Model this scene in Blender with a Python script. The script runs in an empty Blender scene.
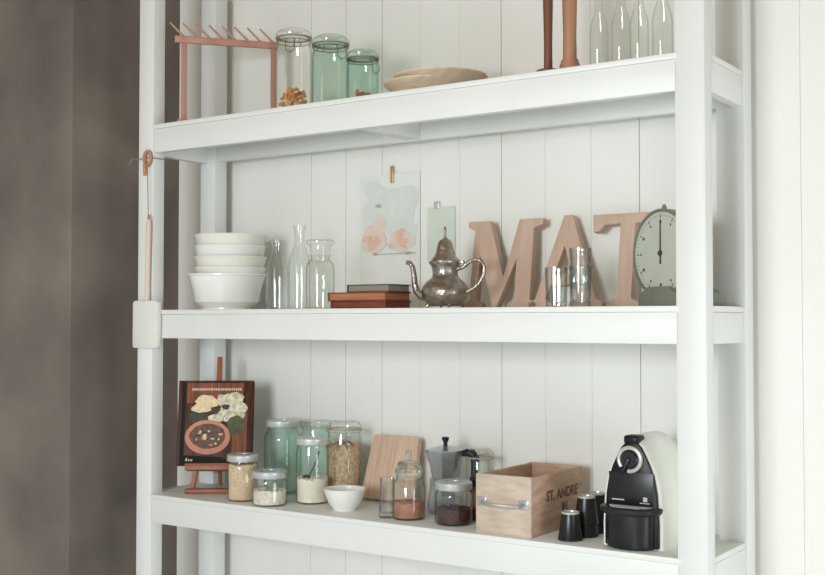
import bpy, bmesh, math, random
from mathutils import Vector, Matrix
random.seed(7)
S = bpy.context.scene
COL = S.collection
R = math.radians
PI = math.pi

# ------------------------------------------------------------------ materials
MATS = {}
def lin(c):
    return tuple((v/12.92 if v <= .04045 else ((v+.055)/1.055)**2.4) for v in [x/255 for x in c]) + (1,)

def mat(name, rgb, rough=.5, metal=0., var=.06, scale=18., bump=0., bscale=60., coat=0., stretch=(1, 1, 1), rgb2=None, sheen=0, spec=.5):
    """Principled surface with a noise driven colour variation and optional bump (all procedural)."""
    m = bpy.data.materials.new(name); m.use_nodes = True
    nt = m.node_tree; b = nt.nodes['Principled BSDF']
    b.inputs['Roughness'].default_value = rough
    b.inputs['Metallic'].default_value = metal
    b.inputs['Specular IOR Level'].default_value = spec
    if coat: b.inputs['Coat Weight'].default_value = coat
    tc = nt.nodes.new('ShaderNodeTexCoord'); mp = nt.nodes.new('ShaderNodeMapping')
    mp.inputs['Scale'].default_value = stretch
    nt.links.new(tc.outputs['Object'], mp.inputs['Vector'])
    n = nt.nodes.new('ShaderNodeTexNoise'); n.inputs['Scale'].default_value = scale
    n.inputs['Detail'].default_value = 5
    nt.links.new(mp.outputs[0], n.inputs['Vector'])
    r = nt.nodes.new('ShaderNodeValToRGB')
    c = lin(rgb)
    if rgb2 is None:
        a = tuple(max(0, v*(1-var)) for v in c[:3])+(1,); z = tuple(min(1, v*(1+var)) for v in c[:3])+(1,)
    else:
        a = lin(rgb2); z = c
    r.color_ramp.elements[0].position = .32; r.color_ramp.elements[0].color = a
    r.color_ramp.elements[1].position = .68; r.color_ramp.elements[1].color = z
    nt.links.new(n.outputs['Fac'], r.inputs['Fac'])
    nt.links.new(r.outputs['Color'], b.inputs['Base Color'])
    if bump:
        n2 = nt.nodes.new('ShaderNodeTexNoise'); n2.inputs['Scale'].default_value = bscale
        nt.links.new(mp.outputs[0], n2.inputs['Vector'])
        bp = nt.nodes.new('ShaderNodeBump'); bp.inputs['Strength'].default_value = bump; bp.inputs['Distance'].default_value = .004
        nt.links.new(n2.outputs['Fac'], bp.inputs['Height']); nt.links.new(bp.outputs[0], b.inputs['Normal'])
    MATS[name] = m
    return m

def glass(name, face, edge, gloss=.9):
    """Thin-walled tinted glass: clear face on, deeper colour at grazing angles, mirror coat by fresnel."""
    m = bpy.data.materials.new(name); m.use_nodes = True
    nt = m.node_tree; nt.nodes.clear()
    out = nt.nodes.new('ShaderNodeOutputMaterial')
    t = nt.nodes.new('ShaderNodeBsdfTransparent'); g = nt.nodes.new('ShaderNodeBsdfGlossy')
    g.inputs['Roughness'].default_value = .03; g.inputs['Color'].default_value = (gloss, gloss, gloss, 1)
    lw = nt.nodes.new('ShaderNodeLayerWeight'); lw.inputs['Blend'].default_value = .35
    cr = nt.nodes.new('ShaderNodeValToRGB')
    cr.color_ramp.elements[0].color = lin(face); cr.color_ramp.elements[1].color = lin(edge)
    cr.color_ramp.elements[0].position = .45; cr.color_ramp.elements[1].position = 1.0
    nz = nt.nodes.new('ShaderNodeTexNoise'); nz.inputs['Scale'].default_value = 30
    tc = nt.nodes.new('ShaderNodeTexCoord'); nt.links.new(tc.outputs['Object'], nz.inputs['Vector'])
    bp = nt.nodes.new('ShaderNodeBump'); bp.inputs['Strength'].default_value = .15; bp.inputs['Distance'].default_value = .002
    nt.links.new(nz.outputs['Fac'], bp.inputs['Height']); nt.links.new(bp.outputs[0], g.inputs['Normal'])
    nt.links.new(lw.outputs['Facing'], cr.inputs['Fac']); nt.links.new(cr.outputs['Color'], t.inputs['Color'])
    pw = nt.nodes.new('ShaderNodeMath'); pw.operation = 'POWER'; pw.inputs[1].default_value = 4.
    l2 = nt.nodes.new('ShaderNodeLayerWeight'); l2.inputs['Blend'].default_value = .5
    nt.links.new(l2.outputs['Facing'], pw.inputs[0])
    fr = nt.nodes.new('ShaderNodeMath'); fr.operation = 'MULTIPLY_ADD'; fr.inputs[1].default_value = .55; fr.inputs[2].default_value = .04
    nt.links.new(pw.outputs[0], fr.inputs[0])
    mx = nt.nodes.new('ShaderNodeMixShader')
    nt.links.new(fr.outputs[0], mx.inputs[0]); nt.links.new(t.outputs[0], mx.inputs[1]); nt.links.new(g.outputs[0], mx.inputs[2])
    nt.links.new(mx.outputs[0], out.inputs['Surface'])
    MATS[name] = m
    return m

WHITE = mat('white_paint', (231, 232, 228), .45, var=.02, scale=5, bump=.05, bscale=40)
PLANK = mat('plank_paint', (237, 236, 229), .5, var=.03, scale=3, bump=.06, bscale=25, stretch=(1, 1, .15))
DARK = mat('dark_plaster', (132, 121, 111), .85, var=.2, scale=2.4, bump=.3, bscale=9, rgb2=(98, 90, 83))
FLOORM = mat('floor_pale', (236, 238, 238), .5, var=.12, scale=6, stretch=(1, 8, 1))
CEIL = mat('ceiling_wood', (150, 126, 96), .8, var=.08)
REDWOOD = mat('red_stained_wood', (182, 132, 116), .55, var=.2, scale=14, stretch=(1, 1, .2))
EASELW = mat('easel_mahogany', (152, 86, 56), .45, var=.25, scale=16, stretch=(1, 1, .2))
OCHRE = mat('ochre_wood', (176, 140, 100), .6, var=.15)
LETTERW = mat('pale_pink_wood', (202, 172, 152), .6, var=.1, scale=12, stretch=(3, 3, .4), bump=.08)
BOARDW = mat('beech_wood', (216, 184, 162), .5, var=.14, scale=22, stretch=(6, 1, .3))
PLATEW = mat('turned_wood', (218, 197, 170), .55, var=.12, scale=20, stretch=(1, 4, 1))
CRATEW = mat('worn_crate_wood', (206, 174, 150), .7, var=.22, scale=14, stretch=(1, 1, 4), bump=.15, rgb2=(178, 140, 116))
CRATEF = mat('weathered_crate_front', (212, 198, 180), .75, var=.2, scale=20, stretch=(1, 1, 3), bump=.2, rgb2=(192, 170, 150))
WALNUT = mat('walnut_wood', (116, 70, 48), .45, var=.25, scale=14, stretch=(1, 1, .2))
CHESTNUT = mat('chestnut_wood', (170, 122, 90), .5, var=.2, scale=14, stretch=(1, 1, .2))
HANDLEW = mat('peach_wood', (224, 203, 188), .55, var=.1, stretch=(1, 1, .2))
ENAMEL = mat('white_enamel', (228, 226, 218), .25, var=.03, coat=.4)
CERAMIC = mat('white_ceramic', (238, 238, 232), .25, var=.02, coat=.5)
CREAMC = mat('cream_ceramic', (236, 233, 222), .3, var=.05, coat=.4)
LEATHER = mat('tan_leather', (182, 132, 100), .6, var=.2, bump=.1)
TWINE = mat('jute_twine', (150, 128, 108), .9, var=.2, scale=200)
PEWTER = mat('aged_pewter', (184, 174, 162), .28, metal=.9, var=.25, scale=70, bump=.5, bscale=110, rgb2=(150, 142, 132))
ALU = mat('cast_aluminium', (188, 190, 192), .28, metal=.85, var=.08)
STEEL = mat('bright_steel', (205, 208, 210), .22, metal=.9, var=.05)
TINLID = mat('pale_tin_lid', (206, 210, 208), .35, metal=.5, var=.08)
WIRE = mat('dull_wire', (110, 106, 98), .4, metal=.8, var=.1)
RUBBER = mat('grey_rubber', (176, 160, 140), .7, var=.1)
BLACK = mat('black_plastic', (20, 21, 24), .36, var=.1, spec=.3)
BLACKM = mat('black_matte_plastic', (34, 34, 37), .45, var=.1, spec=.35)
BLACKG = mat('black_gloss_plastic', (16, 18, 22), .34, var=.1)
CREAM = mat('cream_plastic', (246, 248, 238), .3, var=.02, coat=.2)
CUPBLK = mat('black_card', (24, 24, 28), .3, var=.15)
SILVER = mat('silver_rim', (200, 198, 192), .35, metal=.4, var=.05)
SCALEG = mat('grey_green_enamel', (122, 126, 112), .4, var=.08)
DIALM = mat('dial_enamel', (192, 196, 184), .45, var=.04)
INK = mat('dial_ink', (62, 62, 56), .6, var=.1)
STENCIL = mat('stencil_ink', (112, 84, 68), .8, var=.2, scale=80)
BOOKBR = mat('red_brown_leather', (122, 62, 44), .45, var=.25, scale=25, stretch=(1, 1, 2))
BOOKBR2 = mat('rust_leather', (112, 46, 32), .45, var=.3, scale=25)
PAGES = mat('aged_page_edges', (176, 112, 78), .7, var=.3, scale=12, stretch=(1, 1, 30))
GREYBK = mat('charcoal_cover', (74, 76, 76), .5, var=.1)
GREYPG = mat('grey_page_edges', (150, 134, 122), .7, var=.1, stretch=(1, 1, 30))
PAPER = mat('watercolour_paper', (230, 230, 224), .8, var=.03)
PAPERG = mat('pale_green_paper', (212, 218, 204), .8, var=.05, scale=8)
WASHG = mat('grey_green_wash', (212, 218, 211), .85, var=.08, scale=30, rgb2=(224, 225, 217))
WASHP = mat('pink_wash', (228, 202, 190), .85, var=.1, scale=40, rgb2=(224, 216, 204))
WASHR = mat('coral_wash', (226, 178, 160), .85, var=.15, scale=60, rgb2=(228, 202, 176))
PENCIL = mat('pencil_grey', (172, 172, 162), .8, var=.1)
BRASS = mat('brass_clip', (196, 168, 96), .35, metal=.5, var=.1)
COVER = mat('cover_dark_wood', (92, 50, 34), .5, var=.3, scale=22, stretch=(6, 1, .5), rgb2=(44, 28, 22), spec=.25)
COVERW = mat('cover_light_board', (150, 84, 54), .5, var=.25, scale=20, stretch=(6, 1, .5), rgb2=(92, 50, 34), spec=.25)
SPINE = mat('cover_black', (30, 30, 26), .7, var=.2, spec=.2)
CAULI = mat('cauliflower_print', (232, 226, 204), .5, var=.1, scale=90, rgb2=(170, 160, 120))
CREAMP = mat('cream_leaf_print', (224, 200, 158), .5, var=.15, scale=80)
LEAF = mat('dark_green_print', (48, 52, 28), .5, var=.3, scale=80, rgb2=(24, 26, 18))
OLIVE = mat('olive_print', (86, 82, 30), .5, var=.3, scale=60, rgb2=(44, 46, 22))
TERRA = mat('terracotta_print', (192, 126, 96), .5, var=.15, scale=30)
STEW = mat('stew_print', (120, 72, 48), .5, var=.4, scale=110, rgb2=(40, 34, 22))
LETTERP = mat('white_print', (206, 180, 160), .6, var=.05)
RICE = mat('beige_grain', (232, 206, 178), .8, var=.2, scale=160, bump=.6, bscale=200, rgb2=(206, 172, 138))
OATS = mat('brown_grain', (220, 194, 162), .8, var=.25, scale=130, bump=.6, bscale=150, rgb2=(166, 134, 102))
FLOUR = mat('cream_flour', (240, 233, 216), .9, var=.05, scale=60, bump=.2)
SUGAR = mat('white_beans', (238, 230, 216), .7, var=.15, scale=120, bump=.8, bscale=110, rgb2=(208, 200, 180))
PASTA = mat('orange_pasta', (214, 150, 84), .6, var=.2, scale=60)
COPPERT = mat('copper_tea', (182, 120, 98), .6, var=.2, scale=90, bump=.4)
TEA = mat('dark_red_tea', (92, 44, 34), .7, var=.4, scale=130, bump=.5, rgb2=(46, 26, 22))
CLEAR = glass('clear_glass', (254, 255, 254), (200, 206, 198))
CLEARD = glass('cut_glass', (250, 252, 251), (146, 158, 152))
AQUA = glass('aqua_glass', (249, 254, 252), (196, 216, 207))
AQUAD = glass('deep_aqua_glass', (243, 251, 248), (160, 196, 182))
GREYGL = glass('smoky_glass', (253, 254, 253), (190, 193, 188))

def cut_glass(name, rgb):
    m = bpy.data.materials.new(name); m.use_nodes = True
    nt = m.node_tree; nt.nodes.clear()
    out = nt.nodes.new('ShaderNodeOutputMaterial'); g = nt.nodes.new('ShaderNodeBsdfGlass'); t = nt.nodes.new('ShaderNodeBsdfTransparent'); mx = nt.nodes.new('ShaderNodeMixShader')
    g.inputs['IOR'].default_value = 1.45; g.inputs['Roughness'].default_value = .02; g.inputs['Color'].default_value = lin(rgb); t.inputs['Color'].default_value = lin(rgb)
    nz = nt.nodes.new('ShaderNodeTexNoise'); nz.inputs['Scale'].default_value = 60
    tc = nt.nodes.new('ShaderNodeTexCoord'); nt.links.new(tc.outputs['Object'], nz.inputs['Vector'])
    bp = nt.nodes.new('ShaderNodeBump'); bp.inputs['Strength'].default_value = .1; bp.inputs['Distance'].default_value = .001
    nt.links.new(nz.outputs['Fac'], bp.inputs['Height']); nt.links.new(bp.outputs[0], g.inputs['Normal'])
    mx.inputs[0].default_value = .7
    nt.links.new(t.outputs[0], mx.inputs[1]); nt.links.new(g.outputs[0], mx.inputs[2]); nt.links.new(mx.outputs[0], out.inputs['Surface'])
    return m
CRYSTAL = glass('crystal_glass', (251, 253, 252), (112, 126, 120))
for n_ in CRYSTAL.node_tree.nodes:
    if n_.type == 'VALTORGB': n_.color_ramp.elements[0].position = .2; n_.color_ramp.elements[1].position = .9
    if n_.type == 'MATH' and n_.operation == 'MULTIPLY_ADD': n_.inputs[2].default_value = .07
CUTG = cut_glass('faceted_glass', (248, 251, 249))

# ------------------------------------------------------------------ mesh helpers
class MB:
    def __init__(s): s.bm = bmesh.new(); s.idx = 0
    def _mi(s, faces):
        for f in faces: f.material_index = s.idx
    def box(s, x0, x1, y0, y1, z0, z1, bev=0., M=None, seg=2):
        t = bmesh.new(); bmesh.ops.create_cube(t, size=1)
        for v in t.verts:
            v.co = Vector(((x0+x1)/2+v.co.x*(x1-x0), (y0+y1)/2+v.co.y*(y1-y0), (z0+z1)/2+v.co.z*(z1-z0)))
        if bev: bmesh.ops.bevel(t, geom=t.edges[:], offset=bev, segments=seg, affect='EDGES', profile=.5)
        s.merge(t, M); return s
    def merge(s, t, M=None):
        if M is not None: bmesh.ops.transform(t, matrix=M, verts=t.verts[:])
        vm = {}
        for v in t.verts: vm[v] = s.bm.verts.new(v.co)
        for f in t.faces:
            try:
                nf = s.bm.faces.new([vm[v] for v in f.verts]); nf.material_index = s.idx; nf.smooth = True
            except ValueError: pass
        t.free()
    def lathe(s, prof, n=40, M=None, c=(0, 0), sx=1., sy=1.):
        t = bmesh.new(); rings = []
        for r, z in prof:
            if r < 1e-5: rings.append([t.verts.new((c[0], c[1], z))])
            else: rings.append([t.verts.new((c[0]+sx*r*math.cos(2*PI*i/n), c[1]+sy*r*math.sin(2*PI*i/n), z)) for i in range(n)])
        for a, b in zip(rings, rings[1:]):
            if len(a) == 1 and len(b) == 1: continue
            for i in range(n):
                j = (i+1) % n
                if len(a) == 1: t.faces.new((a[0], b[i], b[j]))
                elif len(b) == 1: t.faces.new((a[i], a[j], b[0]))
                else: t.faces.new((a[i], a[j], b[j], b[i]))
        bmesh.ops.recalc_face_normals(t, faces=t.faces[:])
        s.merge(t, M); return s
    def tube(s, pts, rad, n=10, M=None, closed=False):
        pts = [Vector(p) for p in pts]
        rads = rad if isinstance(rad, (list, tuple)) else [rad]*len(pts)
        t = bmesh.new(); rings = []; up = None; N = len(pts)
        for i, p in enumerate(pts):
            if closed: d = (pts[(i+1) % N]-pts[i-1]).normalized()
            else: d = (pts[min(i+1, N-1)]-pts[max(i-1, 0)]).normalized()
            if up is None:
                up = Vector((0, 0, 1)) if abs(d.z) < .9 else Vector((1, 0, 0))
            u = (up-d*up.dot(d)).normalized(); w = d.cross(u); up = u
            rings.append([t.verts.new(p+(u*math.cos(2*PI*k/n)+w*math.sin(2*PI*k/n))*rads[i]) for k in range(n)])
        rr = rings+([rings[0]] if closed else [])
        for a, b in zip(rr, rr[1:]):
            for k in range(n): t.faces.new((a[k], a[(k+1) % n], b[(k+1) % n], b[k]))
        if not closed:
            t.faces.new(rings[0][::-1]); t.faces.new(rings[-1])
        bmesh.ops.recalc_face_normals(t, faces=t.faces[:])
        s.merge(t, M); return s
    def prism(s, poly, y0, y1, M=None, bev=0.):
        """polygon in XZ extruded along Y"""
        t = bmesh.new()
        vs = [t.verts.new((x, y0, z)) for x, z in poly]
        f = t.faces.new(vs)
        e = bmesh.ops.extrude_face_region(t, geom=[f])
        for v in e['geom']:
            if isinstance(v, bmesh.types.BMVert): v.co.y = y1
        bmesh.ops.recalc_face_normals(t, faces=t.faces[:])
        if bev: bmesh.ops.bevel(t, geom=t.edges[:], offset=bev, segments=2, affect='EDGES', profile=.5)
        s.merge(t, M); return s
    def ball(s, c, r, sc=(1, 1, 1), M=None, sub=2):
        t = bmesh.new(); bmesh.ops.create_icosphere(t, subdivisions=sub, radius=r)
        for v in t.verts: v.co = Vector((c[0]+v.co.x*sc[0], c[1]+v.co.y*sc[1], c[2]+v.co.z*sc[2]))
        s.merge(t, M); return s
    def build(s, name, mats, parent=None, label=None, ang=35):
        me = bpy.data.meshes.new(name); s.bm.to_mesh(me); s.bm.free()
        for m in (mats if isinstance(mats, (list, tuple)) else [mats]): me.materials.append(m)
        for p in me.polygons: p.use_smooth = True
        me.set_sharp_from_angle(angle=R(ang))
        o = bpy.data.objects.new(name, me); COL.objects.link(o)
        if parent is not None: o.parent = parent
        if label: o['label'] = label
        return o

def thing(name, label, cat, loc=(0, 0, 0), rz=0., group=None):
    o = bpy.data.objects.new(name, None); COL.objects.link(o)
    o.empty_display_size = .03
    o.location = loc; o.rotation_euler = (0, 0, rz)
    o['label'] = label; o['category'] = cat
    if group: o['group'] = group
    return o
def tag(o, label, cat, group=None, kind=None):
    o['label'] = label; o['category'] = cat
    if group: o['group'] = group
    if kind: o['kind'] = kind
    return o
def struct(o): o['kind'] = 'structure'; return o
def copy_tree(o, parent=None, seen=None):
    c = o.copy(); COL.objects.link(c)
    if parent is not None: c.parent = parent
    for ch in list(o.children): copy_tree(ch, c)
    return c
def text_mesh(txt, size, name, m, parent, M, depth=.0004, bold=0.):
    cu = bpy.data.curves.new(name, 'FONT'); cu.body = txt; cu.size = size; cu.extrude = depth/2; cu.offset = bold; cu.align_x = 'CENTER'
    o = bpy.data.objects.new(name, cu); COL.objects.link(o)
    dg = bpy.context.evaluated_depsgraph_get()
    me = bpy.data.meshes.new_from_object(o.evaluated_get(dg))
    COL.objects.unlink(o); bpy.data.objects.remove(o)
    me.transform(M); me.materials.clear(); me.materials.append(m)
    q = bpy.data.objects.new(name, me); COL.objects.link(q); q.parent = parent
    return q

# ------------------------------------------------------------------ the setting
WY = .36                       # face of the plank wall
WXL = -1.911                   # where it meets the dark plastered wall
b = MB()
P = .1365; x = WXL
edges = [WXL]
k = -1.467
STRONG = {1, 2, 3, 6, 9, 11, 14}
while k-P > WXL+.02: k -= P
while k < 3.2:
    edges.append(k); k += P
def gap(v):
    i = round((v+1.467)/P)
    return .0007 if i in STRONG else .0002
for a, c in zip(edges, edges[1:]):
    b.box(a+gap(a), c-gap(c), WY, WY+.02, 0, 2.7, bev=.0014, seg=1)
b.box(WXL, edges[-1], WY+.012, WY+.05, 0, 2.7)
struct(b.build('wall_back', PLANK))
b = MB(); b.box(-4.2, WXL, -.0916, 1.2, 0, 2.7, bev=.006, seg=3)
struct(b.build('wall_left', DARK))
b = MB(); b.box(-4.2, 3.2, -5.2, 1.2, -.05, 0); struct(b.build('floor', FLOORM))
b = MB(); b.box(-4.2, 3.2, -5.2, 1.2, 2.7, 2.75); struct(b.build('ceiling', CEIL))
b = MB(); b.box(WXL, 3.2, WY-.016, WY, 0, .14, bev=.004); struct(b.build('baseboard_back', WHITE))

# ------------------------------------------------------------------ shelving unit
XL, XR = -1.711, .068          # outer faces of the posts
PW, PD = .064, .046
YR0, YR1 = .262, .318          # rear posts
TOPS = [(1.993, 'top'), (1.4345, 'mid'), (.884, 'low')]
unit = thing('shelving_unit', 'white painted wooden shelving unit with open shelves against the plank wall', 'shelf', ((XL+XR)/2, .155, 0))
ux, uy = (XL+XR)/2, .155
T0 = Matrix.Translation((-ux, -uy, 0))
for x0, PWX in ((XL, .063), (XR-.068, .068)):
    for (y0, y1) in ((0, PD), (YR0, YR1)):
        b = MB(); b.box(x0, x0+PWX, y0, y1, 0, 2.45, bev=.002, M=T0); b.build('post', WHITE, unit)
for zt, nm in TOPS + [(.30, 'foot')]:
    zb = zt-.0845; zr = zt-.0135
    b = MB(); b.box(XL+PW-.002, XR-PW+.002, -.003, YR1, zr, zt, bev=.0015, M=T0)
    b.box(XL+.006, XL+PW, PD, YR0, zr, zt, bev=.001, M=T0); b.box(XR-PW, XR-.004, PD, YR0, zr, zt, bev=.001, M=T0)
    b.build('shelf_board', WHITE, unit)
    b = MB(); b.box(XL+PW, XR-PW, 0, .024, zb, zr-.0006, bev=.0015, M=T0); b.build('rail', WHITE, unit)
    b = MB(); b.box(XL+PW, XR-PW, .272, .296, zb+.004, zr-.0006, bev=.0015, M=T0); b.build('rail', WHITE, unit)
    for x0, x1 in ((XL+.004, XL+.03), (XR-.03, XR-.004)):
        b = MB(); b.box(x0, x1, PD, YR0, zb, zr-.0006, bev=.0015, M=T0); b.build('end_rail', WHITE, unit)
    b = MB(); b.box(-.905, -.86, .024, .272, zb+.006, zr-.0006, bev=.0015, M=T0); b.build('joist', WHITE, unit)

ZT, ZM, ZL = [z for z, _ in TOPS]

# ------------------------------------------------------------------ glass makers
def shell(prof, t=.0022, floor=.004):
    """outer profile (r,z) -> closed profile of an open vessel with wall thickness"""
    out = [(0, prof[0][1])]+list(prof)
    inn = [(max(r-t, .0005), z) for r, z in prof[::-1]]
    inn[-1] = (inn[-1][0], prof[0][1]+floor)
    return out+inn+[(0, prof[0][1]+floor)]
def heap(r, z0, z1, bumpy=.003, n=36, seed=1):
    rnd = random.Random(seed)
    m = MB(); t = bmesh.new()
    rings = [[t.verts.new((r*.96*math.cos(2*PI*i/n), r*.96*math.sin(2*PI*i/n), z0)) for i in range(n)]]
    for q in (1., .75, .5, .25):
        rings.append([t.verts.new((r*q*math.cos(2*PI*i/n), r*q*math.sin(2*PI*i/n), z1+rnd.uniform(-bumpy, bumpy)+(1-q)*bumpy)) for i in range(n)])
    for a, c in zip(rings, rings[1:]):
        for i in range(n): t.faces.new((a[i], a[(i+1) % n], c[(i+1) % n], c[i]))
    t.faces.new(rings[0][::-1]); t.faces.new(rings[-1])
    bmesh.ops.recalc_face_normals(t, faces=t.faces[:])
    m.merge(t); return m

def jar(name, label, loc, r, h, gl, lid='glass', group=None, clip=False, neck=.86, rz=0., lidmat=None):
    """preserving jar: body, lid, gasket, wire clip"""
    t = thing(name, label, 'jar', loc, rz, group)
    lh = min(.026, h*.16) if lid == 'glass' else .016; hb = h-lh
    b = MB(); rn = r*neck
    b.lathe(shell([(r*.9, 0), (r, .006), (r, hb*.8), (r*.985, hb*.85), (rn, hb*.93), (rn, hb*.965), (rn+.004, hb*.975), (rn+.004, hb)]))
    b.build('body', gl, t)
    if lid == 'glass':
        b = MB(); b.lathe([(0, hb+.002), (rn-.006, hb+.002), (rn+.004, hb+.0035), (rn+.005, hb+.010), (rn-.002, hb+lh*.75), (rn*.7, h), (rn*.6, h-.003), (0, h-.004)])
        L = b.build('lid', gl, t)
        b = MB(); b.lathe([(rn-.006, hb+.0002), (rn+.0052, hb+.0002), (rn+.0052, hb+.003), (rn-.006, hb+.003), (rn-.006, hb+.0002)]); b.build('gasket', RUBBER, L)
    else:
        b = MB(); b.lathe([(0, hb-.004), (rn+.0045, hb-.004), (rn+.0058, hb-.002), (rn+.0058, h-.003), (rn+.003, h), (rn*.5, h), (rn*.5, h-.002), (0, h-.002)])
        b.build('lid', lidmat or TINLID, t)
    if clip:
        b = MB(); zr = hb*.955
        b.tube([((rn+.002)*math.cos(a), (rn+.002)*math.sin(a), zr) for a in [2*PI*i/32 for i in range(32)]], .0010, 6, closed=True)
        for sg in (1, -1):
            b.tube([(.012*sg, -rn-.003, zr), (.013*sg, -rn-.011, zr-.015), (.013*sg, -rn-.012, zr-.034), (0, -rn-.010, zr-.042)], .0010, 6)
            b.tube([(.010*sg, rn+.003, zr), (.010*sg, rn+.007, zr+.008), (.007*sg, rn-.004, zr+lh*.75)], .0012, 6)
        b.build('wire_clip', WIRE, t)
    return t
def fill(name, label, loc, r, z0, z1, m, cat, bumpy=.003, seed=1):
    o = heap(r, z0, z1, bumpy, seed=seed).build(name, m)
    o.location = loc
    return tag(o, label, cat, kind='stuff')

def bottle(name, label, loc, prof, gl, group=None, thick=.002, cat='bottle'):
    b = MB(); b.lathe(shell(prof, thick)); o = b.build(name, gl); o.location = loc
    return tag(o, label, cat, group)

# ------------------------------------------------------------------ TOP SHELF
# peg rack
t = thing('peg_rack', 'reddish wooden drying rack with slanted pegs at the left end of the top shelf', 'rack', (-1.555, .035, ZT), math.atan2(.205, .166))
L = .270; H = .263
b = MB(); b.box(-.028, L+.012, -.007, .007, H-.02, H, bev=.002); bar = b.build('bar', REDWOOD, t)
for xx in (0, L):
    b = MB(); b.box(xx-.0080, xx+.0080, -.0075, .0075, .010, H-.02, bev=.0015); b.build('upright', REDWOOD, t)
    b = MB(); b.box(xx-.02, xx+.012, -.02, .02, 0, .010, bev=.002); b.build('foot', REDWOOD, t)
rz = math.atan2(.205, .166)
dv = Matrix.Rotation(-rz, 3, 'Z') @ Vector((-.030, -.030, .042))
for i in range(8):
    x0 = -.0 + i*(L/7)
    b = MB(); p0 = Vector((x0, 0, H-.002)); b.tube([p0, p0+dv*.5, p0+dv], [.0034, .0032, .0027], 8); b.build('peg', OCHRE if i == 0 else REDWOOD, t)

TW = 'wire clip preserving jars on the top shelf'
jar('preserving_jar', 'tall clear glass jar with domed lid beside the red peg rack', (-1.181, .10, ZT), .0525, .242, CLEAR, 'glass', TW, True, .9, R(30))
jar('preserving_jar', 'tall green glass jar, tallest of the two green jars on top shelf', (-1.047, .10, ZT), .0525, .205, AQUAD, 'glass', TW, True, .92, R(70))
jar('preserving_jar', 'short green glass jar beside the wooden plates on top shelf', (-.944, .112, ZT), .0445, .153, AQUAD, 'glass', TW, True, .92, R(80))
# pasta twists in two of the jars
def twists(label, loc, r, n, seed, group):
    rnd = random.Random(seed)
    for i in range(n):
        a = rnd.uniform(0, 2*PI); q = r*math.sqrt(rnd.random())
        z = .012+.0105*(i // 6)
        c = Vector((q*math.cos(a), q*math.sin(a), z)); d = Vector((rnd.uniform(-1, 1), rnd.uniform(-1, 1), rnd.uniform(-.15, .15))).normalized()*.011
        b = MB(); b.tube([c-d, c-d*.4+Vector((0, 0, .003)), c+d*.4-Vector((0, 0, .003)), c+d], [.004, .0055, .0055, .004], 7)
        o = b.build('pasta_twist', PASTA); o.location = loc; tag(o, label, 'pasta', group)
twists('orange dried pasta twist lying in the tall clear jar on top shelf', (-1.181, .10, ZT), .036, 36, 3, 'pasta in the tall clear jar')
twists('orange dried pasta twist lying in the short green jar on top shelf', (-.944, .112, ZT), .028, 16, 5, 'pasta in the short green jar')

# wooden plates
for (cx, cy, r, z0, hh, lb) in ((-.752, .150, .120, 0, .044, 'lower wooden plate in the stack on the top shelf'), (-.716, .155, .126, .0155, .044, 'upper wooden plate resting on another plate on the top shelf')):
    b = MB()
    b.lathe([(0, 0), (r*.5, 0), (r*.56, .004), (r*.86, hh*.62), (r, hh-.004), (r, hh), (r-.007, hh), (r*.82, hh*.72), (r*.52, .0135), (0, .0125)], 56)
    o = b.build('wooden_plate', PLATEW); o.location = (cx, cy, ZT+z0); tag(o, lb, 'plate', 'wooden plates on the top shelf')

# candlesticks
def candlestick(label, loc, m, rb, hb, r0, r1):
    t = thing('candlestick', label, 'candlestick', loc, 0, 'wooden candlesticks')
    b = MB(); b.lathe([(0, 0), (rb, 0), (rb, hb*.5), (rb*.85, hb*.85), (r0*1.25, hb), (0, hb)]); b.build('base', m, t)
    b = MB(); b.lathe([(0, hb), (r0, hb), (r0*.95, hb+.06), (r1, hb+.19), (r1*1.05, hb+.27), (0, hb+.27)]); b.build('stem', m, t)
    b = MB(); b.lathe([(0, hb+.27), (r1*1.4, hb+.27), (r1*2, hb+.285), (r1*2, hb+.30), (r1*.9, hb+.30), (r1*.9, hb+.28), (0, hb+.28)]); b.build('cup', m, t)
candlestick('dark brown slender wooden candlestick with thin round foot on top shelf', (-.331, .036, ZT), WALNUT, .031, .010, .0105, .0125)
candlestick('light brown thick wooden candlestick on the top shelf', (-.2755, .040, ZT), CHESTNUT, .0245, .026, .0165, .019)

# clear bottles
prof = [(.020, 0), (.0225, .004), (.0225, .10), (.020, .118), (.0125, .142), (.0105, .155), (.0105, .20), (.0135, .203), (.0135, .214)]
for (cx, cy, sc, lb) in ((-.228, .10, 1.0, 'clear glass bottle beside the light brown candlestick'), (-.178, .115, 1.05, 'second clear glass bottle from the light brown candlestick'),
                         (-.125, .10, 1.0, 'third clear glass bottle from the light brown candlestick'), (-.078, .125, 1.08, 'clear glass bottle beside the right post on top shelf')):
    bottle('glass_bottle', lb, (cx, cy, ZT), [(r*sc, z*sc) for r, z in prof], GREYGL, 'clear bottles on the top shelf')

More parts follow.
